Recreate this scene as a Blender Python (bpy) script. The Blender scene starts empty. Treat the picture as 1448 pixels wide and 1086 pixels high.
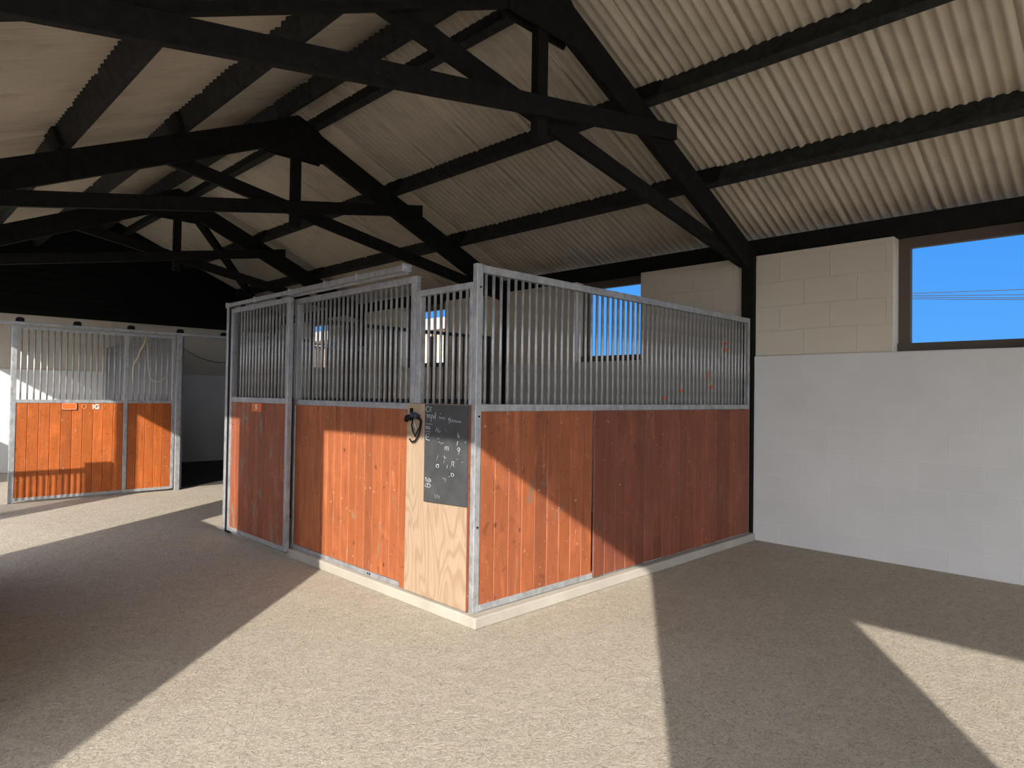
import bpy, bmesh, math, random
from mathutils import Vector, Matrix
random.seed(7)
scene = bpy.context.scene
COL = scene.collection

# ------------------------------------------------------------------ helpers
class MB:
    """collects shapes, builds ONE mesh object"""
    def __init__(self): self.v = []; self.f = []; self.s = []
    def _add(self, vs, fs, smooth=False):
        n = len(self.v)
        self.v += [tuple(p) for p in vs]
        self.f += [tuple(i + n for i in f) for f in fs]
        self.s += [smooth] * len(fs)
        return self
    def prism(self, pts, vec):
        vec = Vector(vec); a = [Vector(p) for p in pts]; b = [p + vec for p in a]; n = len(a)
        fs = [tuple(range(n - 1, -1, -1)), tuple(range(n, 2 * n))]
        fs += [(i, (i + 1) % n, (i + 1) % n + n, i + n) for i in range(n)]
        return self._add(a + b, fs)
    def box(self, x0, x1, y0, y1, z0, z1):
        return self.prism([(x0, y0, z0), (x1, y0, z0), (x1, y1, z0), (x0, y1, z0)], (0, 0, z1 - z0))
    def tube(self, p0, p1, r, n=10, r1=None):
        return self.path([p0, p1], r, n, r1)
    def path(self, pts, r, n=8, r1=None):
        pts = [Vector(p) for p in pts]; vs = []; m = len(pts)
        up = None
        for i, p in enumerate(pts):
            d = (pts[min(i + 1, m - 1)] - pts[max(i - 1, 0)]).normalized()
            if up is None:
                up = Vector((0, 0, 1)) if abs(d.z) < .9 else Vector((1, 0, 0))
            a = d.cross(up).normalized(); b = a.cross(d).normalized(); up = b
            rr = r if r1 is None else r + (r1 - r) * i / (m - 1)
            vs += [p + a * rr * math.cos(t * 2 * math.pi / n) + b * rr * math.sin(t * 2 * math.pi / n) for t in range(n)]
        N = len(self.v)
        self._add(vs, [], True)
        for i in range(m - 1):
            for t in range(n):
                self.f.append((N + i * n + t, N + i * n + (t + 1) % n, N + (i + 1) * n + (t + 1) % n, N + (i + 1) * n + t)); self.s.append(True)
        self.f.append(tuple(N + t for t in range(n - 1, -1, -1))); self.s.append(False)
        self.f.append(tuple(N + (m - 1) * n + t for t in range(n))); self.s.append(False)
        return self
    def build(self, name, mat, parent=None, bevel=0, origin=None):
        me = bpy.data.meshes.new(name)
        og = Vector(origin) if origin is not None else Vector((0, 0, 0))
        if parent is not None and origin is None: og = Vector(parent.location)
        if origin is None and parent is None and self.v:
            xs = [v[0] for v in self.v]; ys = [v[1] for v in self.v]; zs = [v[2] for v in self.v]
            og = Vector(((min(xs) + max(xs)) / 2, (min(ys) + max(ys)) / 2, min(zs)))
        me.from_pydata([tuple(Vector(v) - og) for v in self.v], [], self.f)
        me.polygons.foreach_set('use_smooth', self.s)
        bm = bmesh.new(); bm.from_mesh(me); bmesh.ops.recalc_face_normals(bm, faces=bm.faces); bm.to_mesh(me); bm.free()
        me.materials.append(mat); me.update()
        o = bpy.data.objects.new(name, me); COL.objects.link(o)
        if parent is not None:
            o.parent = parent
            # world position of parent chain is pure translation
            pw = Vector((0, 0, 0)); q = parent
            while q is not None: pw += Vector(q.location); q = q.parent
            me.transform(Matrix.Translation(og - pw))
            o.location = (0, 0, 0)
        else:
            o.location = og
        if bevel:
            md = o.modifiers.new('bevel', 'BEVEL'); md.width = bevel; md.segments = 2; md.limit_method = 'ANGLE'
        return o

def thing(name, label, cat, loc, group=None):
    o = bpy.data.objects.new(name, None); COL.objects.link(o); o.location = loc
    o.empty_display_size = .1
    o['label'] = label; o['category'] = cat
    if group: o['group'] = group
    return o
def tag(o, label, cat, group=None, kind=None):
    o['label'] = label; o['category'] = cat
    if group: o['group'] = group
    if kind: o['kind'] = kind
    return o
def struct(o): o['kind'] = 'structure'; return o

# ------------------------------------------------------------------ materials
class M:
    def __init__(self, name):
        self.m = bpy.data.materials.new(name); self.m.use_nodes = True
        self.nt = self.m.node_tree; self.b = self.nt.nodes['Principled BSDF']
        self.tc = self.nt.nodes.new('ShaderNodeTexCoord')
    def n(self, t, **kw):
        nd = self.nt.nodes.new('ShaderNode' + t)
        for k, v in kw.items():
            if k in nd.inputs.keys(): nd.inputs[k].default_value = v
            else: setattr(nd, k, v)
        return nd
    def l(self, a, b): self.nt.links.new(a, b)
    def coord(self, scale=(1, 1, 1), out='Object', rot=(0, 0, 0)):
        mp = self.n('Mapping'); mp.inputs['Scale'].default_value = scale; mp.inputs['Rotation'].default_value = rot
        self.l(self.tc.outputs[out], mp.inputs['Vector']); return mp.outputs['Vector']
    def noise(self, vec, scale, detail=3, rough=.5, dist=0):
        nd = self.n('TexNoise', Scale=scale, Detail=detail, Roughness=rough, Distortion=dist)
        self.l(vec, nd.inputs['Vector']); return nd.outputs['Fac']
    def ramp(self, fac, stops):
        r = self.n('ValToRGB'); els = r.color_ramp.elements
        while len(els) < len(stops): els.new(.5)
        for e, (p, c) in zip(els, stops):
            e.position = p; e.color = (c, c, c, 1) if not hasattr(c, '__len__') else (*c, 1)
        self.l(fac, r.inputs['Fac']); return r.outputs['Color']
    def mix(self, fac, a, b, mode='MIX'):
        x = self.n('Mix', data_type='RGBA', blend_type=mode)
        for sock, val in ((x.inputs[0], fac), (x.inputs[6], a), (x.inputs[7], b)):
            if hasattr(val, 'links') or hasattr(val, 'is_linked'): self.l(val, sock)
            elif hasattr(val, '__len__'): sock.default_value = (*val, 1)
            else: sock.default_value = val
        return x.outputs[2]
    def bump(self, h, strength=.3, dist=.01, prev=None):
        b = self.n('Bump', Strength=strength, Distance=dist); self.l(h, b.inputs['Height'])
        if prev is not None: self.l(prev, b.inputs['Normal'])
        self.l(b.outputs['Normal'], self.b.inputs['Normal']); return b.outputs['Normal']
    def base(self, c):
        if hasattr(c, '__len__'): self.b.inputs['Base Color'].default_value = (*c, 1)
        else: self.l(c, self.b.inputs['Base Color'])
        return self
    def set(self, rough=.8, metal=0, spec=None):
        self.b.inputs['Roughness'].default_value = rough; self.b.inputs['Metallic'].default_value = metal
        if spec is not None: self.b.inputs['Specular IOR Level'].default_value = spec
        return self

def plain(name, c, rough=.8, metal=0, spec=None):
    m = M(name); m.base(c).set(rough, metal, spec); return m.m

def mat_floor(name='concrete_floor', k=1.0):
    m = M(name); v = m.coord()
    big = m.noise(v, .8, 4, .6); mid = m.noise(v, 7, 5, .65, .4); fine = m.noise(v, 34, 6, .72, 2.2); st = m.noise(m.coord((1.2, 4, 1)), 2.2, 6, .7, 1.2)
    c = m.mix(m.ramp(big, [(.3, 0.), (.7, 1.)]), (.41 * k, .36 * k, .285 * k), (.47 * k, .42 * k, .34 * k))
    c = m.mix(m.ramp(mid, [(.35, 0.), (.7, .55)]), c, (.35 * k, .31 * k, .25 * k))
    c = m.mix(m.ramp(st, [(.5, 0.), (.72, .5)]), c, (.37 * k, .32 * k, .23 * k))
    c = m.mix(m.ramp(fine, [(.36, .75), (.47, 0.)]), c, (.20 * k, .175 * k, .14 * k))
    c = m.mix(m.ramp(fine, [(.56, 0.), (.68, .5)]), c, (.53 * k, .48 * k, .40 * k))
    vo = m.n('TexVoronoi', Scale=26.0, Randomness=1.0); m.l(v, vo.inputs['Vector'])
    spots = m.ramp(vo.outputs['Distance'], [(.06, 1.), (.13, 0.)])
    sel = m.ramp(m.noise(v, 9, 2), [(.52, 0.), (.56, 1.)])
    sp = m.mix(1.0, spots, sel, 'MULTIPLY')
    c = m.mix(sp, c, (.07, .06, .05))
    ln = m.noise(m.coord((1, 1.3, 1)), 16, 5, .62, 2.0)
    c = m.mix(m.ramp(ln, [(.465, 0.), (.49, .8), (.51, 0.)]), c, (.17 * k, .145 * k, .11 * k))
    c = m.mix(m.ramp(ln, [(.505, 0.), (.525, .7), (.55, 0.)]), c, (.60 * k, .55 * k, .46 * k))
    ln2 = m.noise(m.coord((1.2, 1, 1)), 36, 4, .6, 1.8)
    c = m.mix(m.ramp(ln2, [(.54, 0.), (.56, .65), (.58, 0.)]), c, (.20 * k, .17 * k, .13 * k))
    m.base(c).set(.85, 0, .25)
    n1 = m.bump(fine, .6, .014); n2 = m.bump(ln, .5, .014, n1); m.bump(mid, .3, .02, n2)
    return m.m
def mat_kerb():
    m = M('kerb_concrete'); v = m.coord()
    a = m.noise(v, 3, 5, .6); f = m.noise(v, 60, 4, .6)
    c = m.mix(m.ramp(a, [(.3, 0.), (.7, 1.)]), (.31, .285, .24), (.39, .362, .31))
    c = m.mix(m.ramp(f, [(.3, .5), (.45, 0.)]), c, (.34, .29, .22))
    m.base(c).set(.85, 0, .25); m.bump(f, .3, .008); return m.m
def mat_block(name, col, axis, z0=0.0, y0=0.0, strength=.5):
    """painted blockwork 0.44 x 0.22; axis 'x' = wall in the yz plane, 'y' = wall in the xz plane; object origin is at world zero"""
    m = M(name)
    sep = m.n('SeparateXYZ'); m.l(m.tc.outputs['Object'], sep.inputs[0])
    comb = m.n('CombineXYZ')
    nzv = m.noise(m.coord(), 2.2, 3, .6)
    def shift(sock, off, amp):
        a = m.n('MapRange'); m.l(nzv, a.inputs['Value']); a.inputs['To Min'].default_value = off - amp; a.inputs['To Max'].default_value = off + amp
        b = m.n('Math', operation='ADD'); m.l(sock, b.inputs[0]); m.l(a.outputs[0], b.inputs[1]); return b.outputs[0]
    m.l(shift(sep.outputs['Y' if axis == 'x' else 'X'], y0, .012), comb.inputs['X']); m.l(shift(sep.outputs['Z'], z0, .012), comb.inputs['Y'])
    br = m.n('TexBrick', offset=.5, offset_frequency=2)
    br.inputs['Scale'].default_value = 1; br.inputs['Brick Width'].default_value = .44; br.inputs['Row Height'].default_value = .22
    br.inputs['Mortar Size'].default_value = .006; br.inputs['Mortar Smooth'].default_value = .6
    br.inputs['Color1'].default_value = (1, 1, 1, 1); br.inputs['Color2'].default_value = (.975, .975, .975, 1); br.inputs['Mortar'].default_value = (1.03, 1.03, 1.02, 1)
    m.l(comb.outputs[0], br.inputs['Vector'])
    big = m.noise(m.coord(), 1.4, 5, .6); fine = m.noise(m.coord(), 45, 4, .6)
    c = m.mix(m.ramp(big, [(.3, 0.), (.75, 1.)]), col, tuple(x * .88 for x in col))
    c = m.mix(1.0, c, br.outputs['Color'], 'MULTIPLY')
    m.base(c).set(.7, 0, .3)
    inv = m.n('Math', operation='SUBTRACT'); inv.inputs[0].default_value = 1; m.l(br.outputs['Fac'], inv.inputs[1])
    n1 = m.bump(br.outputs['Fac'], strength, .010); m.bump(fine, .12, .01, n1)
    return m.m
def mat_boards(name, c1, c2, worn, wornamt, dark=(.05, .02, .012), seed=0.0, knots=1.0):
    m = M(name)
    geo = m.n('NewGeometry'); rnd = geo.outputs['Random Per Island']
    off = m.n('Vector' + 'Math', operation='SCALE'); 
    comb = m.n('CombineXYZ'); 
    for i in range(3): m.l(rnd, comb.inputs[i])
    m.l(comb.outputs[0], off.inputs[0]); off.inputs['Scale'].default_value = 37.0
    add = m.n('VectorMath', operation='ADD'); m.l(m.tc.outputs['Object'], add.inputs[0]); m.l(off.outputs[0], add.inputs[1])
    mp = m.n('Mapping'); mp.inputs['Scale'].default_value = (1, 1, .09); m.l(add.outputs[0], mp.inputs['Vector'])
    grain = m.noise(mp.outputs[0], 55, 5, .6, .6)
    blotch = m.noise(add.outputs[0], 3.2, 5, .62, .5)
    mp2 = m.n('Mapping'); mp2.inputs['Scale'].default_value = (1, 1, .35); m.l(add.outputs[0], mp2.inputs['Vector'])
    patch = m.noise(mp2.outputs[0], 9, 5, .65, .3)
    c = m.mix(rnd, c1, c2)
    w2 = m.n('Math', operation='MULTIPLY'); w2.inputs[1].default_value = 7.31; m.l(rnd, w2.inputs[0])
    fr = m.n('Math', operation='FRACT'); m.l(w2.outputs[0], fr.inputs[0])
    c = m.mix(1.0, c, m.ramp(fr.outputs[0], [(0., .72), (1., 1.12)]), 'MULTIPLY')
    c = m.mix(m.ramp(blotch, [(.38, 0.), (.68, .65)]), c, tuple(x * .62 for x in c1))
    c = m.mix(m.ramp(blotch, [(.25, .45), (.45, 0.)]), c, tuple(min(1, x * 1.25 + .02) for x in c1))
    c = m.mix(m.ramp(grain, [(.35, .45), (.6, 0.)]), c, tuple(x * .5 for x in c1))
    mpx = m.n('Mapping'); mpx.inputs['Scale'].default_value = (1, 1, .13); m.l(add.outputs[0], mpx.inputs['Vector'])
    streak = m.noise(mpx.outputs[0], 17, 4, .6, .4)
    c = m.mix(m.ramp(streak, [(.56, 0.), (.70, .6)]), c, tuple(x * .42 for x in c1))
    c = m.mix(m.ramp(streak, [(.28, .45), (.42, 0.)]), c, tuple(min(1, x * 1.3 + .015) for x in c1))
    c = m.mix(m.ramp(patch, [(wornamt, 0.), (wornamt + .05, .75)]), c, worn)
    vo = m.n('TexVoronoi', Scale=5.5, Randomness=1.0); mp3 = m.n('Mapping'); mp3.inputs['Scale'].default_value = (1.5, 1.5, 1)
    m.l(add.outputs[0], mp3.inputs['Vector']); m.l(mp3.outputs[0], vo.inputs['Vector'])
    c = m.mix(m.ramp(vo.outputs['Distance'], [(.05, .8 * knots), (.11, 0.)]), c, dark)
    fl = m.noise(add.outputs[0], 13, 4, .7, .8)
    c = m.mix(m.ramp(fl, [(.60, 0.), (.68, .6)]), c, tuple(x * .3 for x in c1))
    fl2 = m.noise(add.outputs[0], 42, 3, .6, .5)
    c = m.mix(m.ramp(fl2, [(.68, 0.), (.72, .7)]), c, dark)
    sc = m.noise(m.coord((1, 1, 1)), 38, 2, .5); m2 = m.ramp(sc, [(.72, 0.), (.76, .7)])
    c = m.mix(m2, c, (.55, .42, .33))
    m.base(c).set(.62, 0, .35)
    m.bump(grain, .35, .004)
    return m.m
def mat_ply():
    m = M('plywood')
    n = m.noise(m.coord((1, 1.0, .25)), 3.4, 2, .5, .4)
    k = m.n('Math', operation='MULTIPLY'); k.inputs[1].default_value = 120.0; m.l(n, k.inputs[0])
    sn_ = m.n('Math', operation='SINE'); m.l(k.outputs[0], sn_.inputs[0])
    mr = m.n('MapRange'); mr.inputs['From Min'].default_value = -1; m.l(sn_.outputs[0], mr.inputs['Value'])
    f = m.noise(m.coord((1, 1, .06)), 90, 4, .6)
    c = m.mix(m.ramp(mr.outputs[0], [(.0, .6), (.5, 0.)]), (.36, .265, .18), (.25, .16, .095))
    c = m.mix(m.ramp(f, [(.4, .35), (.6, 0.)]), c, (.25, .18, .12))
    q = m.noise(m.coord((1, 1, .6)), 16, 3, .6); c = m.mix(m.ramp(q, [(.66, 0.), (.70, .5)]), c, (.25, .16, .11))
    m.base(c).set(.65, 0, .3); m.bump(f, .15, .003); return m.m
def mat_galv():
    m = M('galvanised_steel'); v = m.coord((1, 1, .5))
    a = m.noise(v, 28, 4, .7); b = m.noise(v, 6, 4, .6)
    c = m.mix(m.ramp(a, [(.3, 0.), (.7, 1.)]), (.27, .28, .287), (.50, .51, .52))
    c = m.mix(m.ramp(b, [(.55, 0.), (.72, .45)]), c, (.22, .22, .21))
    m.base(c).set(.48, .55, .5)
    r = m.ramp(a, [(.3, .38), (.7, .62)]); m.l(r, m.b.inputs['Roughness'])
    m.bump(a, .08, .003); return m.m
def mat_timber(name='black_timber', k=1.0):
    m = M(name); v = m.coord()
    a = m.noise(v, 14, 5, .7); b = m.noise(v, 2.5, 3)
    c = m.mix(m.ramp(a, [(.35, 0.), (.75, 1.)]), (.004 * k, .0045 * k, .0045 * k), (.014 * k, .0138 * k, .0125 * k))
    s = m.noise(v, 70, 2); c = m.mix(m.ramp(s, [(.74, 0.), (.78, .6)]), c, (.12, .11, .09))
    m.base(c).set(.75, 0, .18); m.bump(a, .3, .004); return m.m
def mat_sheet():
    m = M('corrugated_cement_sheet'); v = m.coord()
    a = m.noise(v, 1.1, 5, .65); b = m.noise(m.coord((.35, 1, 1)), 7, 4, .6); f = m.noise(v, 60, 3)
    c = m.mix(m.ramp(a, [(.3, 0.), (.7, 1.)]), (.55, .485, .38), (.46, .42, .35))
    c = m.mix(m.ramp(b, [(.5, 0.), (.75, .55)]), c, (.30, .26, .20))
    c = m.mix(m.ramp(f, [(.68, 0.), (.74, .4)]), c, (.10, .09, .07))
    m.base(c).set(.6, 0, .4); m.bump(f, .1, .004); return m.m
def mat_brick():
    m = M('outside_brickwork'); sep = m.n('SeparateXYZ'); m.l(m.tc.outputs['Object'], sep.inputs[0])
    comb = m.n('CombineXYZ'); m.l(sep.outputs['Y'], comb.inputs['X']); m.l(sep.outputs['Z'], comb.inputs['Y'])
    br = m.n('TexBrick'); m.l(comb.outputs[0], br.inputs['Vector'])
    br.inputs['Scale'].default_value = 1; br.inputs['Brick Width'].default_value = .22; br.inputs['Row Height'].default_value = .075; br.inputs['Mortar Size'].default_value = .008
    br.inputs['Color1'].default_value = (.33, .14, .08, 1); br.inputs['Color2'].default_value = (.45, .29, .18, 1); br.inputs['Mortar'].default_value = (.6, .52, .42, 1)
    n = m.noise(m.coord(), 1.6, 4, .6); c = m.mix(m.ramp(n, [(.4, 0.), (.65, .7)]), br.outputs['Color'], (.46, .37, .27))
    m.base(c).set(.85); return m.m

FLOOR = mat_floor(); YARD = mat_floor('yard_concrete', .95); KERB = mat_kerb(); GALV = mat_galv(); TIMB = mat_timber(); DUSTY = mat_timber('dusty_black_timber', 3.2); SHEET = mat_sheet(); PLY = mat_ply()
CREAM = (.62, .565, .465); GREYW = (.66, .66, .64); WHITE = (.78, .78, .76)
BL_X_UP = mat_block('painted_block_cream', CREAM, 'x', -1.712 + .0, .07)
BL_X_LO = mat_block('painted_block_grey', GREYW, 'x', -1.712 + .0, .29, .22)
BL_Y_UP = mat_block('painted_block_cream_end', CREAM, 'y', -1.62, 0)
BL_Y_LO = mat_block('painted_block_white_end', WHITE, 'y', -1.62, 0, .25)
WOOD_F = mat_boards('red_brown_boards_front', (.42, .125, .040), (.30, .090, .036), (.24, .17, .11), .64)
WOOD_D = mat_boards('red_brown_boards_door', (.34, .095, .040), (.25, .082, .042), (.19, .19, .135), .57)
WOOD_S = mat_boards('red_brown_boards_side', (.40, .115, .038), (.26, .078, .034), (.17, .11, .07), .62)
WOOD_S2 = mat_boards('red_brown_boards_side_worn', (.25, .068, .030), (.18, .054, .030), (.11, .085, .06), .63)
WOOD_L = mat_boards('orange_boards', (.50, .125, .020), (.40, .10, .022), (.45, .20, .10), .67, knots=.3)
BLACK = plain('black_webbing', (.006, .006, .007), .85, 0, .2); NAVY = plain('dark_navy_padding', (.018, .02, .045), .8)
SLATE = M('blackboard_slate'); _v = SLATE.coord(); _a = SLATE.noise(_v, 7, 5, .6)
SLATE.base(SLATE.mix(SLATE.ramp(_a, [(.3, 0.), (.7, 1.)]), (.032, .035, .038), (.062, .064, .066))).set(.75, 0, .3); SLATE = SLATE.m
CHALK = plain('chalk', (.46, .50, .52), .9); CHALKDIM = plain('faded_chalk', (.22, .24, .26), .9)
WPAINT = plain('white_paint', (.85, .83, .75), .6); ORANGE = plain('orange_sign_paint', (.62, .13, .025), .5); PINK = plain('faded_pink_paint', (.72, .30, .17), .6)
TWINE = plain('orange_twine', (.7, .12, .03), .7); STRAW = plain('pale_twine', (.55, .47, .32), .8); CABLE = plain('dark_cable', (.03, .03, .03), .6)
RUBBER = plain('rubber_mat', (.035, .034, .032), .9); WIRE = plain('overhead_wire', (.02, .02, .025), .6)
WINWOOD = plain('weathered_window_timber', (.085, .065, .048), .8); TILE = plain('roof_tile', (.20, .09, .06), .8)
GLAD = plain('black_cladding', (.008, .008, .008), .85, 0, .1)

O0 = (0, 0, 0)
# ------------------------------------------------------------------ setting
Y_MIN, Y_END = -6.0, 12.8
WX = 5.955
struct(MB().box(-.055, 6.155, Y_MIN, Y_END + .2, -.15, 0).build('floor', FLOOR, origin=O0))
yard = MB().box(-60, -.055, -60, 90, -.2, -.004).box(6.155, 60, -60, 90, -.2, -.004).box(-.055, 6.155, -60, Y_MIN, -.2, -.004).box(-.055, 6.155, Y_END + .2, 90, -.2, -.004)
o = yard.build('yard_ground', YARD, origin=O0); struct(o); tag(o, 'pale concrete yard around the barn', 'ground')

# right wall: windows (y0,y1); columns slots
WIN = [(.75, 1.64), (4.078, 4.972), (7.40, 8.45), (10.7, 11.6), (-3.0, -2.1)]
SLOT = [(2.798, 2.925), (6.12, 6.235), (9.51, 9.63), (-.43, -.31)]
lo = MB(); up = MB()
ys = sorted(SLOT)
segs = []; a = Y_MIN
for s in ys: segs.append((a, s[0])); a = s[1]
segs.append((a, Y_END))
for a, b in segs:
    lo.box(WX - .022, 6.155, a, b, 0, 1.702)
for s in ys:
    lo.box(WX + .11, 6.155, s[0], s[1], 0, 1.702); up.box(WX + .11, 6.155, s[0], s[1], 1.702, 2.64)
for a, b in segs:
    cuts = sorted([w for w in WIN if w[0] > a and w[1] < b]); c = a
    for w in cuts + [(b, b)]:
        if w[0] > c: up.box(WX, 6.155, c, w[0], 1.702, 2.64)
        c = w[1]
struct(up.build('wall_right', BL_X_UP, origin=O0, bevel=.006))
struct(lo.build('wall_right_lower', BL_X_LO, origin=O0, bevel=.008))
for i, (a, b) in enumerate(WIN[:4]):
    w = bpy.data.objects.new('window_%d' % (i + 1), None); COL.objects.link(w); w.location = (6.12, (a + b) / 2, 1.702); struct(w)
    f = MB().box(6.09, 6.15, b - .085, b, 1.775, 2.555).box(6.09, 6.15, a, a + .06, 1.775, 2.555).box(6.09, 6.15, a, b, 2.555, 2.64)
    f.build('window_frame', WINWOOD, w)
    MB().box(6.06, 6.19, a, b, 1.704, 1.775).build('window_sill', WINWOOD, w)

# back wall
struct(MB().box(-.055, 6.155, Y_END, Y_END + .2, 1.61, 2.47).build('wall_back', BL_Y_UP, origin=O0, bevel=.006))
struct(MB().box(-.055, 6.155, Y_END - .022, Y_END + .2, 0, 1.61).build('wall_back_lower', BL_Y_LO, origin=O0, bevel=.006))
gab = MB().prism([(-.2, Y_END - .03, 2.47), (6.3, Y_END - .03, 2.47), (6.3, Y_END - .03, 2.762), (3.05, Y_END - .03, 4.198), (-.2, Y_END - .03, 2.762)], (0, .1, 0))
for k in range(14):
    z = 2.47 + k * .12; hw = min(3.1, (4.10 - z - .11) / .442)
    if hw > .2: gab.box(3.05 - hw, 3.05 + hw, Y_END - .045, Y_END - .03, z + .004, z + .112)
struct(gab.build('wall_back_gable', GLAD, origin=O0))

# left wall with its openings
lw = MB()
LX0, LX1 = -.055, .145
lw.box(LX0, LX1, Y_MIN, -4.6, 0, 2.64)
lw.box(LX0, LX1, -1.487, -.214, 0, 2.64)
lw.box(LX0, LX1, 2.87, 4.15, 0, 2.64)
lw.box(LX0, LX1, 4.15, 5.30, 0, 1.42)
lw.box(LX0, LX1, 5.30, 5.87, 0, 2.64)
lw.box(LX0, LX1, 12.2, Y_END, 0, 2.64)
lw.box(LX0, LX1, 10.6, 12.2, 0, 1.36)
for a, b in ((-4.6, -1.487), (-.214, 2.87), (4.15, 5.30), (5.87, 12.2)): lw.box(LX0, LX1, a, b, 2.555, 2.64)
struct(lw.build('wall_left', mat_block('painted_block_white', WHITE, 'x', 0, 0, .3), origin=O0))
struct(MB().box(-.01, .09, 7.575, 7.68, 0, 2.555).build('trim_1', WINWOOD, origin=O0))

# ------------------------------------------------------------------ roof
SL = .442; AP = 4.03; XR = 3.05; TH = math.atan(SL); sn, cs = math.sin(TH), math.cos(TH)
ZC = AP + .184
def ceiling(side):
    vs = []; fs = []
    pitch = .0762; per = 8; nsheet = 9; step = nsheet * pitch
    y = Y_MIN - .2; k = 0
    xs = [0, .9, 1.8, 2.7, 3.32]
    while y < Y_END + .15:
        n = (nsheet + 1) * per
        base = len(vs)
        for i in range(n + 1):
            yy = y + i * pitch / per
            h = .0145 * math.cos(2 * math.pi * i / per) - .017 * max(0, 1 - i / (1.5 * per))
            for dx in xs:
                x = XR + side * dx; z = ZC - SL * dx
                vs.append((x + side * sn * h, yy, z + cs * h))
        m = len(xs)
        for i in range(n):
            for j in range(m - 1):
                a = base + i * m + j; fs.append((a, a + 1, a + m + 1, a + m))
        y += step; k += 1
    return vs, fs
cm = MB()
for sd in (1, -1):
    v, f = ceiling(sd); cm._add(v, f, True)
ce = cm.build('ceiling', SHEET, origin=O0); struct(ce)
md = ce.modifiers.new('thick', 'SOLIDIFY'); md.thickness = .004; md.offset = 0
rc = MB().prism([(XR - .22, Y_MIN, ZC - .22 * SL + .02), (XR, Y_MIN, ZC + .03), (XR + .22, Y_MIN, ZC - .22 * SL + .02), (XR, Y_MIN, ZC + .045)], (0, Y_END - Y_MIN + .2, 0))
tag(rc.build('ridge_cap', SHEET, origin=O0), 'grey ridge capping where the two roof slopes meet', 'ridge cap')

def purlin(xb, side, label, w=.072, d=.167):
    z = AP - SL * abs(xb - XR)
    up_ = Vector((-side * cs, 0, sn)); nrm = Vector((side * sn, 0, cs))
    p = Vector((xb, Y_MIN, z))
    pts = [p, p + up_ * w, p + up_ * w + nrm * d, p + nrm * d]
    o = MB().prism(pts, (0, Y_END - Y_MIN - .06, 0)).build('purlin', DUSTY, origin=(xb, 0, z), bevel=.004)
    tag(o, label, 'purlin', 'roof purlins'); return o
purlin(4.24, 1, 'black purlin on the right roof slope, the upper of the two between ridge and eaves')
purlin(5.165, 1, 'black purlin on the right roof slope, the lower one nearest the window wall')
purlin(3.26, 1, 'black purlin just right of the roof ridge')
purlin(2.87, -1, 'black purlin just left of the roof ridge', .062)
purlin(1.10, -1, 'black purlin on the left roof slope, the lowest one at the picture edge')
purlin(1.97, -1, 'black purlin on the left roof slope, midway between ridge and picture edge')
o = MB().box(6.06, 6.14, Y_MIN, Y_END - .06, 2.642, 2.822).build('eaves_beam', TIMB, bevel=.004)
tag(o, 'black beam along the top of the right window wall', 'beam', 'eaves beams')
o = MB().box(-.04, .04, Y_MIN, Y_END - .06, 2.642, 2.80).build('eaves_beam', TIMB, bevel=.004)
tag(o, 'black beam along the top of the open left side', 'beam', 'eaves beams')

def zr(x): return AP - SL * abs(x - XR)
def truss(yc, label, first=False):
    t = thing('roof_truss', label, 'roof truss', (XR, yc, 2.6), 'scissor trusses')
    for sd in (-1, 1):
        xe = XR + sd * 3.0; d = .25
        pts = [(XR, yc - .03, zr(XR)), (xe, yc - .03, zr(xe)), (xe, yc - .03, zr(xe) - .12), (xe - sd * .18, yc - .03, zr(xe - sd * .18) - d), (XR, yc - .03, zr(XR) - d)]
        MB().prism(pts, (0, .06, 0)).build('rafter', TIMB, t, bevel=.004)
        # scissor chord: rises from this eave past the far rafter
        s0 = XR - sd * 2.88; s1 = XR + sd * (1.51 if sd == 1 else 1.33); yy = yc - .03 - .045 if sd == 1 else yc + .03
        zb = lambda x: 2.54 + .1815 * abs(x - s0)
        pts = [(s0, yy, zb(s0)), (s1, yy, zb(s1)), (s1, yy, zb(s1) + .125), (s0, yy, zb(s0) + .125)]
        MB().prism(pts, (0, .045, 0)).build('scissor_chord', TIMB, t, bevel=.004)
        # cleats under the purlins
        for xb in ((4.24, 5.165) if sd == 1 else (1.10, 1.97)):
            z = zr(xb); u = Vector((-sd * cs, 0, sn)); n = Vector((sd * sn, 0, cs))
            p = Vector((xb, yc - .14, z)) + (u * .063 if sd == 1 else -u * .032)
            MB().prism([p, p + u * .03, p + u * .03 + n * .155, p + n * .155], (0, .28, 0)).build('purlin_cleat', TIMB, t, bevel=.006)
    MB().box(XR - .048, XR + .048, yc - .03, yc + .03, 2.93, 3.79).build('king_post', TIMB, t, bevel=.004)
    for yy in (yc - .045, yc + .031):
        g = [(XR - .30, 3.62), (XR + .27, 3.62), (XR + .37, 3.80), (XR + .19, 3.965), (XR, 4.04), (XR - .19, 3.965), (XR - .37, 3.80)]
        MB().prism([(x, yy, z) for x, z in g], (0, .014, 0)).build('apex_gusset', TIMB, t, bevel=.002)
    return t
truss(2.87, 'black scissor truss nearest the camera, across the top of the picture')
truss(6.17, 'black scissor truss in the middle of the three, over the front stall')
truss(9.57, 'black scissor truss furthest away, over the back row of stalls')
for (a, b), lb in zip(sorted(SLOT)[1:], ('black timber column in the right wall where the front stall partition ends', 'black timber column in the right wall seen through the stall bars', 'black timber column in the right wall at the back row of stalls')):
    tag(MB().box(WX - .035, WX + .10, a + .004, b - .004, 0, 2.66).build('timber_column', TIMB), lb, 'column', 'timber wall columns')
br = MB(); p0 = Vector((3.25, 9.64, 3.80)); p1 = Vector((5.6, 12.5, 2.80)); d = (p1 - p0).normalized(); s = d.cross(Vector((0, 0, 1))).normalized() * .045; u = s.cross(d).normalized() * .045
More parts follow.
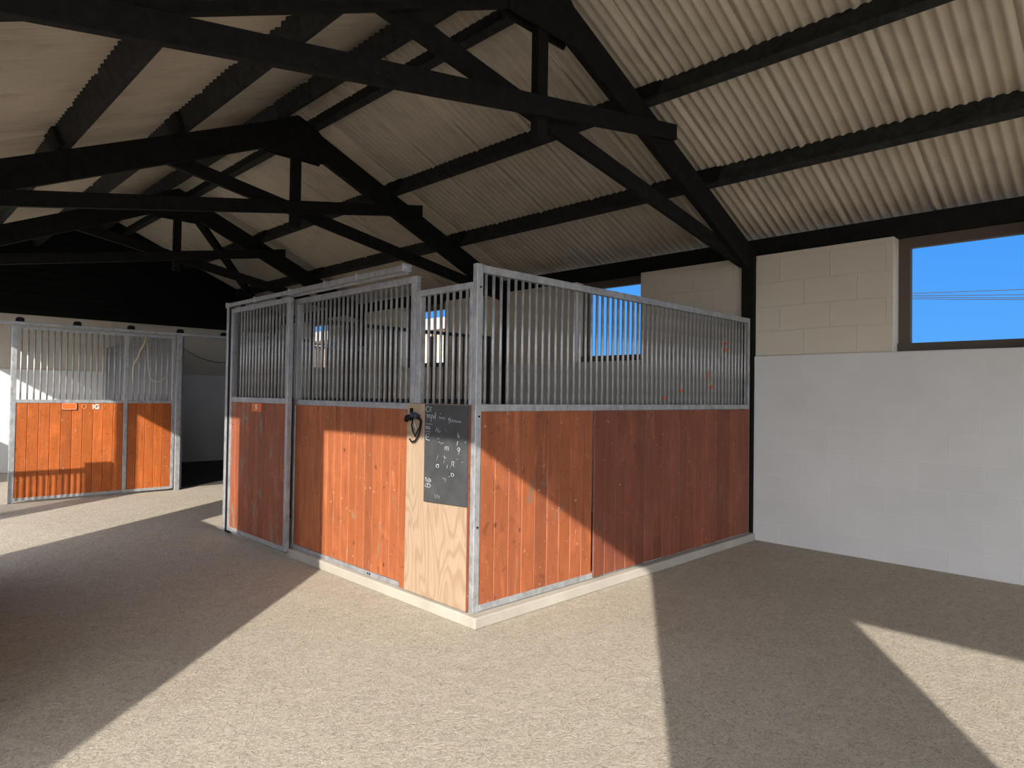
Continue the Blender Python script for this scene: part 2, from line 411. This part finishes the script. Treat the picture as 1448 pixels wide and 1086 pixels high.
br.prism([p0 - s - u, p0 + s - u, p0 + s + u, p0 - s + u], p1 - p0)
tag(br.build('wind_brace', TIMB), 'black diagonal brace running down from the furthest truss under the right roof slope', 'brace')

# ------------------------------------------------------------------ grille helpers
def bar_mesh(z0, z1, r=.0095):
    return MB().tube((0, 0, z0), (0, 0, z1), r, 10)
def bars(parent, pts, z0, z1, mat=None):
    """one mesh, one copy per bar"""
    first = None
    base = Vector(parent.location)
    for (x, y) in pts:
        if first is None:
            mb = bar_mesh(z0, z1); me = None
            o = mb.build('bar', mat or GALV, origin=(0, 0, 0)); first = o
        else:
            o = first.copy(); COL.objects.link(o)
        o.parent = parent; o.location = Vector((x, y, 0)) - base
def frange(a, b, n): return [a + (b - a) * i / (n - 1) for i in range(n)]
def planks(mb, axis, a, b, n, c0, c1, z0, z1, front=-1, ragged=0):
    """vertical boards; axis 'y': boards run along y, faces at x=c0(front)..c1 ; axis 'x': along x, front y=c0"""
    w = (b - a) / n; ch = .006
    for i in range(n):
        u0 = a + i * w + .0007; u1 = a + (i + 1) * w - .0007
        prof = [(u0, c1), (u1, c1), (u1, c0 + ch), (u1 - ch * .8, c0), (u0 + ch * .8, c0), (u0, c0 + ch)]
        zz0 = z0 - (random.random() * ragged)
        if axis == 'y': mb.prism([(c, u, zz0) for u, c in prof], (0, 0, z1 - zz0))
        else: mb.prism([(u, c, zz0) for u, c in prof], (0, 0, z1 - zz0))
    return mb

# ------------------------------------------------------------------ front stall
FX = 2.50; SY = 2.815
# kerb
k = MB()
k.prism([(2.462, 2.752, 0), (5.928, 2.772, 0), (5.928, 2.90, 0), (2.592, 2.90, 0), (2.592, 5.02, 0), (2.462, 5.02, 0)], (0, 0, .066))
k.box(2.47, 2.56, 5.02, 6.46, 0, .018)
tag(k.build('concrete_kerb', KERB, bevel=.008), 'pale concrete kerb running round the foot of the front stall', 'kerb')

# corner post
t = thing('corner_post', 'galvanised corner post between the blackboard panel and the long side panel', 'post', (2.52, 2.835, .066))
MB().box(2.50, 2.545, 2.815, 2.855, .068, 2.055).build('post_shaft', GALV, t, bevel=.003)
for z in (.55, 1.18, 1.92): MB().tube((2.524, 2.817, z), (2.524, 2.809, z), .006, 8).build('bolt', BLACK, t)

# side panel
t = thing('stall_side_panel', 'long side panel of the front stall, steel bars over red-brown boards, ending at right wall', 'stall panel', (4.2, 2.835, .066))
f = MB().box(2.547, 5.885, SY, SY + .04, 2.005, 2.05).box(2.547, 5.885, SY, SY + .04, 1.208, 1.250).box(2.547, 5.885, SY, SY + .04, .070, .108).box(5.858, 5.885, SY, SY + .04, .108, 1.208).box(5.858, 5.885, SY, SY + .04, 1.25, 2.005)
f.build('frame', GALV, t, bevel=.003)
bars(t, [(x, SY + .02) for x in frange(2.583, 5.822, 54)], 1.25, 2.006)
planks(MB(), 'x', 2.549, 3.572, 9, SY + .006, SY + .03, .108, 1.208).build('boards', WOOD_S, t)
o = planks(MB(), 'x', 3.573, 5.857, 19, SY - .012, SY - .001, .085, 1.206, ragged=.006).build('overlaid_boards', WOOD_S2, t); o['label'] = 'darker weathered boards'
# bits of orange twine on the bars
for i, (x, z, h, lb) in enumerate(((5.48, 1.79, .015, 'orange twine scrap high on the right of the side panel bars'), (5.47, 1.73, .02, 'orange twine scrap just under the highest one on the side panel bars'), (5.13, 1.50, .06, 'longest orange twine scrap, midway up the side panel bars'), (5.22, 1.40, .025, 'orange twine scrap low on the bars right of the longest scrap'), (4.75, 1.36, .018, 'orange twine scrap low at the middle of the side panel bars'), (4.47, 1.30, .022, 'orange twine scrap lowest and furthest left on the side panel bars'))):
    pts = []; xb = 2.583 + round((x - 2.583) / .06111) * .06111
    for q in range(17):
        a = q / 16 * 2 * math.pi * 3; pts.append((xb + .0118 * math.cos(a), SY + .02 + .0118 * math.sin(a), z - h / 2 + h * q / 16))
    tag(MB().path(pts, .004, 6).build('twine', TWINE), lb, 'twine', 'twine scraps on the bars')
pts = [(5.1 + .02 * q, SY - .001 , 1.33 + .033 * q + .01 * math.sin(q)) for q in range(-8, 16)]
tag(MB().path(pts, .0022, 5).build('loose_twine', STRAW), 'thin pale twine trailing diagonally across the side panel bars', 'twine')

# narrow panel with plywood
t = thing('corner_grille_panel', 'narrow lower grille panel above the blackboard beside the corner post', 'stall panel', (2.52, 3.12, .066))
f = MB().box(FX, FX + .04, 2.857, 3.395, 1.915, 1.952).box(FX, FX + .04, 2.857, 3.395, 1.215, 1.245).box(FX, FX + .04, 3.345, 3.395, .075, 1.215).box(FX, FX + .04, 3.345, 3.395, 1.245, 1.915).box(FX, FX + .04, 2.857, 2.882, 1.245, 1.915)
f.box(FX, FX + .04, 2.857, 3.345, .07, .1)
f.build('frame', GALV, t, bevel=.003)
bars(t, [(FX + .02, y) for y in frange(2.925, 3.285, 7)], 1.245, 1.916)
MB().prism([(FX - .016, 2.858, .074), (FX - .016, 3.452, .074), (FX - .016, 3.444, 1.243), (FX - .016, 2.858, 1.243)], (.014, 0, 0)).build('plywood_sheet', PLY, t)
MB().box(FX - .016, FX - .003, 2.850, 2.8575, .074, 1.24).build('edge_strip', WOOD_S2, t)

# blackboard
t = thing('blackboard', 'blackboard with faint chalk notes hung on the plywood', 'blackboard', (FX - .02, 3.05, .655))
MB().prism([(FX - .027, 2.852, .667), (FX - .027, 3.250, .652), (FX - .027, 3.250, 1.242), (FX - .027, 2.852, 1.242)], (.0105, 0, 0)).build('slate', SLATE, t)
def chalkpt(px, py):      # zoomed board picture -> board plane (x right 210..560, y down 125..930)
    return Vector((FX - .0285, 3.250 - (px - 210) / 350 * .398, 1.242 - (py - 125) / 805 * .585))
def stroke(pts, parent, mat=CHALK, r=.0016):
    MB().path([chalkpt(*p) for p in pts], r * .8, 5).build('chalk_stroke', mat, parent)
def arc(cx, cy, rx, ry, a0, a1, n=10): return [(cx + rx * math.cos(math.radians(a0 + (a1 - a0) * i / n)), cy + ry * math.sin(math.radians(a0 + (a1 - a0) * i / n))) for i in range(n + 1)]
C = CHALK; Dm = CHALKDIM
for pts, mt, r in [
    (arc(238, 165, 16, 22, -50, -300), C, .0022), ([(255, 152), (270, 150)], C, .002), ([(256, 152), (254, 180), (270, 180)], C, .002), ([(255, 166), (268, 166)], C, .0018),
    ([(222, 212), (236, 210), (232, 238)], C, .0016), ([(240, 238), (243, 212), (254, 210), (256, 236)], C, .0016), ([(268, 215), (266, 268)], C, .0016), (arc(274, 224, 9, 12, -120, 120), C, .0016),
    (arc(296, 230, 8, 11, -60, -300), C, .0016), ([(303, 190), (302, 242)], C, .0018), ([(335, 222), (340, 238), (350, 226), (355, 240), (366, 226), (372, 242), (384, 230)], C, .0015), ([(342, 198), (345, 202)], C, .002),
    (arc(420, 240, 9, 10, 0, 360), C, .0016), ([(428, 240), (424, 264), (412, 270)], C, .0016), ([(432, 262), (446, 240), (452, 262), (464, 244), (470, 262)], C, .0016), ([(472, 262), (480, 248), (490, 262), (505, 250), (508, 264)], C, .0016),
    ([(222, 288), (278, 290)], C, .0014), (arc(229, 320, 8, 12, 0, 360), C, .0018), ([(244, 308), (243, 330), (260, 328)], C, .0016), ([(256, 308), (258, 334)], C, .0016), ([(220, 350), (262, 354)], C, .0014),
    ([(232, 368), (222, 398), (228, 420), (256, 424)], C, .0018), ([(228, 398), (248, 396)], C, .0016), ([(250, 368), (246, 382)], C, .0016),
    ([(318, 312), (306, 348)], C, .0014), (arc(336, 336, 10, 14, -100, -350), C, .0016), ([(388, 320), (394, 344)], Dm, .0014),
    ([(490, 342), (486, 368), (496, 384), (502, 372), (490, 366)], C, .0018), ([(320, 398), (330, 412), (340, 396)], Dm, .0018), ([(322, 440), (340, 428), (356, 446), (372, 432)], Dm, .0022), ([(488, 410), (480, 450)], C, .0014),
    ([(388, 462), (386, 492)], C, .0014), ([(398, 462), (412, 462), (414, 492), (400, 492), (398, 462)], C, .0014), (arc(496, 474, 9, 14, 0, 360), C, .0016), ([(504, 474), (492, 520)], C, .0014),
    ([(330, 540), (316, 590)], Dm, .0016), ([(380, 536), (384, 560), (396, 550)], C, .0014), ([(384, 570), (376, 604)], Dm, .0014), (arc(326, 628, 12, 13, 0, 360), C, .0016), ([(316, 616), (338, 612)], C, .0014),
    ([(446, 572), (442, 612)], C, .0014), (arc(452, 586, 9, 12, -90, 90), C, .0014), ([(452, 598), (462, 614)], C, .0014), ([(410, 610), (402, 642)], C, .0012), ([(436, 612), (428, 650)], Dm, .0012),
    (arc(450, 682, 11, 13, 0, 360), C, .0016), ([(440, 668), (440, 690)], C, .0014), (arc(382, 734, 13, 16, -160, 70), Dm, .0018), ([(424, 698), (426, 704)], C, .002),
    ([(222, 740), (234, 736)], C, .0018), ([(230, 738), (231, 770)], C, .0018), (arc(258, 756, 14, 15, 0, 360), C, .0018), ([(250, 756), (268, 756)], C, .0014), ([(222, 800), (238, 784), (262, 786), (272, 800), (262, 814), (230, 812), (222, 800)], C, .0018), ([(244, 786), (246, 812)], C, .0014),
    ([(306, 862), (318, 896), (330, 862)], Dm, .0016), ([(334, 868), (344, 892), (350, 866)], Dm, .0016), ([(484, 552), (486, 556)], C, .0022), ([(524, 570), (526, 575)], C, .0022), ([(546, 412), (548, 417)], C, .0022)]:
    stroke(pts, t, mt, r)

# head collar hanging on the plywood
t = thing('head_collar', 'black head collar with dark navy pad hanging on the plywood left of the blackboard', 'head collar', (FX - .03, 3.34, 1.21))
def hp(px, py, d=.0): return Vector((FX - .030 - d, 3.452 - (px - 50) * .00132, 1.245 - (py - 120) * .00125))
MB().box(FX - .024, FX - .0165, 3.385, 3.41, 1.185, 1.215).build('hook_plate', BLACK, t)
MB().path([hp(66, 205, .004), hp(80, 190, .012), hp(100, 188, .016), hp(120, 195, .014)], .016, 10).build('rolled_strap', BLACK, t)
MB().path([hp(112, 182, .008), hp(130, 176, .018), hp(150, 176, .018), hp(166, 186, .012)], .017, 10).build('pad', NAVY, t, bevel=0)
MB().path([hp(120, 200, .006), hp(112, 232, .006), hp(124, 262, .006), hp(142, 284, .006), hp(152, 262, .006), hp(172, 236, .006), hp(180, 206, .006), hp(160, 192, .008)], .0045, 6).build('nose_loop', BLACK, t)
MB().path([hp(170, 190, .004), hp(182, 205, .003), hp(176, 244, .003), hp(160, 280, .002), hp(138, 304, .002), hp(110, 312, .002), hp(92, 298, .002)], .0055, 6).build('cheek_strap', BLACK, t)
MB().path([hp(130, 200, .01), hp(134, 222, .006), hp(146, 246, .005), hp(140, 262, .006)], .003, 6).build('buckle_strap', GALV, t)

# fixed front panel
t = thing('stall_front_panel', 'fixed front panel of the front stall with steel bars over sunlit red-brown boards', 'stall panel', (2.52, 4.2, .066))
f = MB().box(FX, FX + .04, 3.400, 5.02, 2.008, 2.052).box(FX, FX + .04, 3.40, 5.02, 1.205, 1.245).box(FX, FX + .04, 3.400, 3.45, 1.245, 2.008).box(FX, FX + .04, 4.97, 5.02, 1.245, 2.008).box(FX, FX + .04, 3.40, 3.45, .1, 1.205).box(FX, FX + .04, 4.985, 5.02, .1, 1.205).box(FX - .003, FX + .04, 3.47, 5.02, .068, .098)
f.build('frame', GALV, t, bevel=.003)
bars(t, [(FX + .02, y) for y in frange(3.512, 4.918, 24)], 1.245, 2.009)
planks(MB(), 'y', 3.452, 4.984, 15, FX + .006, FX + .03, .1, 1.204, ragged=0).build('boards', WOOD_F, t)
MB().box(FX - .006, FX + .004, 3.4525, 3.52, .072, .20).build('patch_board', WOOD_F, t)
for y in (3.86, 3.885): MB().tube((FX - .003, y, .085), (FX - .008, y, .085), .006, 8).build('bolt', BLACK, t)

# sliding door
DX = 2.425
t = thing('sliding_stall_door', 'tall sliding door at the left end of the front stall, orange plate on its boards', 'stall door', (DX + .02, 5.53, .04))
D0, D1 = 4.968, 6.105
f = MB().box(DX, DX + .04, D0, D1, 2.018, 2.058).box(DX, DX + .04, D0, D1, 1.210, 1.254).box(DX, DX + .04, D0, D0 + .035, .082, 1.21).box(DX, DX + .04, D0, D0 + .035, 1.254, 2.018).box(DX, DX + .04, D1 - .035, D1, .082, 1.21).box(DX, DX + .04, D1 - .035, D1, 1.254, 2.018).box(DX, DX + .04, D0, D1, .045, .082)
f.build('frame', GALV, t, bevel=.003)
bars(t, [(DX + .02, y) for y in frange(5.037, 5.915, 15)], 1.254, 2.019)
MB().box(DX + .01, DX + .03, 5.975, 6.025, 1.254, 2.019).build('latch_plate', plain('dark_steel', (.12, .12, .11), .5, .6), t)
planks(MB(), 'y', D0 + .035, D1 - .035, 11, DX + .008, DX + .03, .082, 1.21).build('boards', WOOD_D, t)
pl = MB().box(DX - .001, DX + .007, 5.44, 5.62, 1.135, 1.205).build('number_plate', ORANGE, t); pl['label'] = 'orange plate with a white number'
def text(s, size, loc, rot, name, mat, parent, ext=.0015):
    cu = bpy.data.curves.new(name, 'FONT'); cu.body = s; cu.size = size; cu.extrude = ext; cu.align_x = 'CENTER'; cu.align_y = 'CENTER'; cu.offset = size * .02
    ob = bpy.data.objects.new(name, cu); COL.objects.link(ob)
    dg = bpy.context.evaluated_depsgraph_get(); me = bpy.data.meshes.new_from_object(ob.evaluated_get(dg)); COL.objects.unlink(ob); bpy.data.objects.remove(ob)
    me.materials.clear(); me.materials.append(mat); me.name = name
    M4 = Matrix.Translation(Vector(loc)) @ rot.to_4x4()
    o = bpy.data.objects.new(name, me); COL.objects.link(o)
    pw = Vector((0, 0, 0)); q = parent
    while q is not None: pw += Vector(q.location); q = q.parent
    o.parent = parent; me.transform(Matrix.Translation(-pw) @ M4)
    return o
R_front = Matrix(((0, 0, -1), (-1, 0, 0), (0, 1, 0)))      # text facing -x
R_side = Matrix(((1, 0, 0), (0, 0, -1), (0, 1, 0)))       # text facing -y
text('5', .062, (DX - .003, 5.53, 1.172), R_front, 'number', WPAINT, pl)
# track
t = thing('sliding_door_track', 'galvanised door track along the top of the front stall', 'track', (DX + .02, 4.8, 2.07))
tr = MB().box(DX - .002, DX + .038, 3.42, 6.23, 2.080, 2.114)
tr.build('rail', GALV, t, bevel=.004)
for y in (3.44, 3.98, 4.42, 4.98, 5.62, 6.215):
    MB().box(DX - .008, DX + .06, y - .012, y + .012, 2.072, 2.123).build('rail_bracket', GALV, t, bevel=.003)
MB().box(DX + .039, DX + .06, 3.45, 6.215, 2.064, 2.090).build('support_rail', GALV, t, bevel=.003)
for y in (5.2, 5.9): MB().box(DX + .012, DX + .028, y - .03, y + .03, 2.058, 2.078).build('hanger', BLACK, t)
# posts
t = thing('jamb_post', 'galvanised post at the left end of the front stall', 'post', (DX + .02, 6.19, 0))
MB().box(DX + .005, DX + .045, 6.18, 6.225, 0, 2.079).build('post_shaft', GALV, t, bevel=.003)
MB().box(DX + .012, DX + .034, 6.107, 6.1798, .02, 2.07).build('gap_shade_strip', BLACK, t)  # black strip standing in for the shade in the gap beside the door
o = MB().box(FX + .03, FX + .075, 5.024, 5.075, .02, 2.056).build('door_post', GALV, bevel=.003); tag(o, 'galvanised post behind the closing edge of the sliding stall door', 'post')

# far partition of the front stall
t = thing('stall_far_partition', 'barred far partition of the front stall, seen dark through the front bars', 'stall panel', (4.2, 6.42, 0))
PY = 6.40
f = MB().box(2.54, 5.93, PY, PY + .04, 2.04, 2.08).box(2.575, 5.90, PY, PY + .04, 1.21, 1.25).box(2.54, 5.93, PY, PY + .04, .02, .0598).box(2.54, 2.575, PY, PY + .04, .06, 2.04).box(5.9, 5.93, PY, PY + .04, .06, 2.04)
DKST = plain('silhouette_steel', (.03, .03, .032), .6, .3)  # backlit silhouette of the far bars put into the steel colour
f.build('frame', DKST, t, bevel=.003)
bars(t, [(x, PY + .02) for x in frange(2.64, 5.86, 52)], 1.25, 2.041, DKST)
planks(MB(), 'x', 2.576, 5.899, 30, PY + .008, PY + .032, .06, 1.21).build('boards', WOOD_S2, t)

# ------------------------------------------------------------------ back row
BY = 9.29
t = thing('back_row_door', 'orange boarded sliding door of the back row of stalls, IG painted in white', 'stall door', (2.1, BY + .02, 0))
f = MB().box(1.245, 2.98, BY, BY + .04, 1.985, 2.02).box(1.298, 2.945, BY, BY + .04, 1.140, 1.178).box(1.245, 1.298, BY, BY + .04, .0, 1.985).box(2.385, 2.43, BY - .004, BY + .04, .03, 1.985).box(2.945, 2.98, BY, BY + .04, .03, 1.985).box(1.298, 2.945, BY, BY + .04, .025, .06)
f.build('frame', GALV, t, bevel=.003)
bars(t, [(x, BY + .02) for x in frange(1.337, 2.345, 17)] + [(x, BY + .02) for x in frange(2.49, 2.89, 7)], 1.178, 1.986)
planks(MB(), 'x', 1.298, 2.385, 10, BY + .006, BY + .03, .06, 1.14).build('boards', WOOD_L, t)
planks(MB(), 'x', 2.43, 2.945, 5, BY + .006, BY + .03, .06, 1.14).build('boards', WOOD_L, t)
pl = MB().box(1.735, 1.885, BY - .006, BY + .005, 1.06, 1.138).build('name_plate', ORANGE, t)
for (x0, x1, z0, z1) in ((1.737, 1.883, 1.062, 1.068), (1.737, 1.883, 1.130, 1.136), (1.737, 1.743, 1.062, 1.136), (1.877, 1.883, 1.062, 1.136)):
    MB().box(x0, x1, BY - .009, BY - .006, z0, z1).build('plate_rim', PINK, pl)
text('IG', .078, (2.085, BY + .003, 1.093), R_side, 'painted_letters', WPAINT, t, .002)
pts = [(1.965 + .024 * math.cos(a * .3 + 1.0), BY + .0035, 1.098 + .026 * math.sin(a * .3 + 1.0)) for a in range(22)]
MB().path(pts, .003, 5).build('shield_mark', PINK, t)
t = thing('back_row_track', 'long steel door track across the back row with black roller caps', 'track', (3, BY - .04, 2.02))
MB().box(.2, 5.92, BY - .055, BY - .02, 2.028, 2.062).build('rail', GALV, t, bevel=.003)
MB().box(.2, 5.92, BY + .0, BY + .03, 2.032, 2.052).build('support_rail', GALV, t)
for x in (1.31, 1.865, 2.44, 3.02, 3.585, 4.2, 4.8, .72):
    MB().prism([(x - .04, BY - .05, 2.06), (x + .04, BY - .05, 2.06), (x + .038, BY - .05, 2.10), (x + .02, BY - .05, 2.112), (x - .02, BY - .05, 2.112), (x - .038, BY - .05, 2.10)], (0, .05, 0)).build('roller_cap', BLACK, t, bevel=.004)
o = MB().box(2.995, 3.055, BY - .015, BY + .045, 0, 2.035).build('row_post', GALV, bevel=.003); tag(o, 'galvanised post right of the orange back row door', 'post')
o = MB().box(3.0, 3.10, BY + .05, Y_END - .03, 0, 2.02).build('stall_divider', mat_block('painted_block_divider', (.22, .235, .26), 'x', 0, 0, .2), bevel=.004); tag(o, 'low painted block divider running back from the row post to the end wall', 'divider')
t = thing('grille_partition', 'barred back row stall panel right of the open doorway, mostly hidden', 'stall panel', (5.1, BY + .02, 0))
f = MB().box(4.25, 5.91, BY, BY + .04, 1.985, 2.02).box(4.30, 5.87, BY, BY + .04, 1.14, 1.178).box(4.25, 4.30, BY, BY + .04, .02, 1.985).box(5.87, 5.91, BY, BY + .04, .02, 1.985).box(4.30, 5.87, BY, BY + .04, .02, .06)
f.build('frame', GALV, t, bevel=.003)
bars(t, [(x, BY + .02) for x in frange(4.36, 5.81, 24)], 1.178, 1.986)
planks(MB(), 'x', 4.30, 5.87, 15, BY + .006, BY + .03, .06, 1.14).build('boards', WOOD_L, t)
o = MB().box(3.11, 5.93, 9.50, Y_END - .04, 0.0, .012).build('rubber_mat', RUBBER, origin=(4.5, 11, 0)); tag(o, 'dark rubber matting on the floor inside the open back stall', 'mat')
# cords
def sag(a, b, s, n=14): 
    a = Vector(a); b = Vector(b); return [a.lerp(b, i / n) - Vector((0, 0, s * 4 * (i / n) * (1 - i / n))) for i in range(n + 1)]
tag(MB().path(sag((3.057, BY - .02, 1.87), (4.25, BY + .01, 2.02), .24), .006, 6).build('hanging_cable', CABLE), 'dark cable sagging across the open doorway of the back row', 'cable')
pts = [(2.62, BY - .01, 1.99), (2.60, BY - .012, 1.90), (2.55, BY - .012, 1.80), (2.53, BY - .012, 1.72), (2.48, BY - .012, 1.62), (2.475, BY - .012, 1.50), (2.48, BY - .012, 1.42)]
tag(MB().path(pts, .013, 7, .009).build('frayed_rope', STRAW), 'frayed pale rope hanging down the bars beside the middle upright', 'rope')
pts = [(2.62 , BY - .012, 1.98), (2.64, BY - .012, 1.80), (2.65, BY - .012, 1.60), (2.67, BY - .012, 1.48), (2.72, BY - .012, 1.42), (2.79, BY - .012, 1.42), (2.86, BY - .012, 1.48), (2.90, BY - .012, 1.52)]
tag(MB().path(pts, .006, 6).build('twine_loop', STRAW), 'thin pale twine looping low across the bars left of the row post', 'twine')

# ------------------------------------------------------------------ open side: gates outside the picture that throw the shadows seen in it
t = thing('stable_gate', 'low barred stable gate standing across the open left side', 'gate', (.3, 8.3, 0))
GY = 8.3
g = MB().box(-.14, .60, GY, GY + .03, 1.15, 1.19).box(-.14, .60, GY, GY + .03, .12, .15).box(-.16, -.13, GY, GY + .03, 0, 1.19)
g.build('frame', GALV, t)
bars(t, [(x, GY + .015) for x in frange(-.07, .55, 11)], .15, 1.151)
planks(MB(), 'x', .60, .88, 3, GY, GY + .03, .0, 1.25).build('boards', WOOD_L, t)
t = thing('yard_gate', 'solid boarded gate leaf folded out into the yard', 'gate', (.03, 2.83, 0))
d = Vector((-1, -.8816, 0)).normalized(); nn = Vector((-d.y, d.x, 0)) * .03; L = 2.9
pb = MB(); n = 20
for i in range(n):
    a = Vector((.03, 2.83, .0)) + d * (L * i / n); b = Vector((.03, 2.83, .0)) + d * (L * (i + 1) / n - .0008)
    pb.prism([a, b, b + nn, a + nn], (0, 0, 1.55))
pb.build('boards', plain('pale_grey_gate_paint', (.55, .54, .5), .7), t)

# ------------------------------------------------------------------ outside
t = thing('neighbour_building', 'brick farm building outside, glimpsed through the stall bars and windows', 'building', (14, 22, 0))
MB().box(14, 18, 16, 30, 0, 3.55).build('wall', mat_brick(), t)
MB().prism([(13.8, 15.9, 3.5), (16, 15.9, 4.3), (18.2, 15.9, 3.5)], (0, 14.2, 0)).build('roof', plain('pale_roof', (.30, .26, .21), .8), t)
MB().box(13.97, 14.0, 18.0, 18.25, 1.2, 3.3).build('door', GLAD, t)
MB().box(13.96, 14.0, 17.35, 17.7, 2.0, 2.55).build('window_pane', plain('pale_pane', (.5, .6, .65), .3), t)
for i, (z0, z1) in enumerate(((5.02, 4.86), (4.95, 4.70), (4.90, 4.60), (4.84, 4.55))):
    sl = (z1 - z0) / (3.343 - 6.406)
    a = (25, 10, z0 + sl * 3.6); b = (25, -3, z0 - sl * 9.4)
    tag(MB().path(sag(a, b, .12), .011, 5).build('overhead_wire', WIRE), ('overhead wire crossing the right-hand window, the highest of four', 'overhead wire crossing the right-hand window, second from the top', 'overhead wire crossing the right-hand window, third from the top', 'overhead wire crossing the right-hand window, the lowest of four')[i], 'wire', 'overhead wires')

t = thing('sky_blocker', 'added unseen dark boarded block across the yard, dimming sky light on the back stalls', 'building', (-8, 12, 0))  # added out of view, only to hold low sky light off the back stalls
b_ = MB(); y_ = 4.0
while y_ < 22: b_.box(-6.03, -6.0, y_, y_ + .145, 0, 3.2); y_ += .15
b_.box(-11, -6.03, 4, 22, 0, 3.2)
b_.build('wall', DUSTY, t)
MB().prism([(-5.85, 3.9, 3.2), (-5.85, 3.9, 3.26), (-8.5, 3.9, 4.4), (-11.2, 3.9, 3.2)], (0, 18.2, 0)).build('roof', TILE, t)

# ------------------------------------------------------------------ light
sun = bpy.data.lights.new('sun', 'SUN'); so = bpy.data.objects.new('sun', sun); COL.objects.link(so)
sun.energy = 8.3; sun.angle = math.radians(.55); sun.color = (1, .93, .84)
so.rotation_euler = Vector((1, .70, -.60)).to_track_quat('-Z', 'Y').to_euler(); so.location = (-5, -4, 6)
w = bpy.data.worlds.new('sky'); scene.world = w; w.use_nodes = True; nt = w.node_tree
bg = nt.nodes['Background']; tc = nt.nodes.new('ShaderNodeTexCoord'); sp = nt.nodes.new('ShaderNodeSeparateXYZ'); rp = nt.nodes.new('ShaderNodeValToRGB')
nt.links.new(tc.outputs['Generated'], sp.inputs[0]); nt.links.new(sp.outputs['Z'], rp.inputs['Fac']); nt.links.new(rp.outputs['Color'], bg.inputs['Color'])
el = rp.color_ramp.elements; el[0].position = 0; el[0].color = (.17, .50, 1, 1); el[1].position = 1; el[1].color = (.05, .22, .75, 1)
e = el.new(.06); e.color = (.10, .41, 1, 1); e = el.new(.3); e.color = (.045, .30, .93, 1)
bg.inputs['Strength'].default_value = 1.0
# hazy bright sky around the sun
dt = nt.nodes.new('ShaderNodeVectorMath'); dt.operation = 'DOT_PRODUCT'; nt.links.new(tc.outputs['Generated'], dt.inputs[0]); dt.inputs[1].default_value = Vector((-1, -.70, .60)).normalized()
mx = nt.nodes.new('ShaderNodeMath'); mx.operation = 'MAXIMUM'; mx.inputs[1].default_value = 0; nt.links.new(dt.outputs['Value'], mx.inputs[0])
pw_ = nt.nodes.new('ShaderNodeMath'); pw_.operation = 'POWER'; pw_.inputs[1].default_value = 1.5; nt.links.new(mx.outputs[0], pw_.inputs[0])
sc_ = nt.nodes.new('ShaderNodeMath'); sc_.operation = 'MULTIPLY'; sc_.inputs[1].default_value = 5.0; nt.links.new(pw_.outputs[0], sc_.inputs[0])
b2 = nt.nodes.new('ShaderNodeBackground'); b2.inputs['Color'].default_value = (1, .97, .92, 1); nt.links.new(sc_.outputs[0], b2.inputs['Strength'])
ad = nt.nodes.new('ShaderNodeAddShader'); nt.links.new(bg.outputs[0], ad.inputs[0]); nt.links.new(b2.outputs[0], ad.inputs[1])
nt.links.new(ad.outputs[0], nt.nodes['World Output'].inputs['Surface'])

# ------------------------------------------------------------------ camera
cam = bpy.data.cameras.new('camera'); co = bpy.data.objects.new('camera', cam); COL.objects.link(co); scene.camera = co
yaw, pitch, roll, F = math.radians(45.29), math.radians(1.03), math.radians(.826), 937.8
fw = Vector((math.cos(yaw) * math.cos(pitch), math.sin(yaw) * math.cos(pitch), math.sin(pitch)))
r = fw.cross(Vector((0, 0, 1))).normalized(); u = r.cross(fw)
r2 = r * math.cos(roll) + u * math.sin(roll); u2 = -r * math.sin(roll) + u * math.cos(roll)
mt = Matrix((r2, u2, -fw)).transposed().to_4x4(); mt.translation = Vector((0, 0, 1.3)); co.matrix_world = mt
cam.sensor_width = 36; cam.lens = F / 1448 * 36; cam.clip_start = .02; cam.clip_end = 300
scene.view_settings.view_transform = 'Standard'; scene.view_settings.look = 'None'; scene.view_settings.gamma = 1; scene.view_settings.exposure = 0
scene.view_settings.use_curve_mapping = False
scene.cycles.max_bounces = 12; scene.cycles.diffuse_bounces = 8
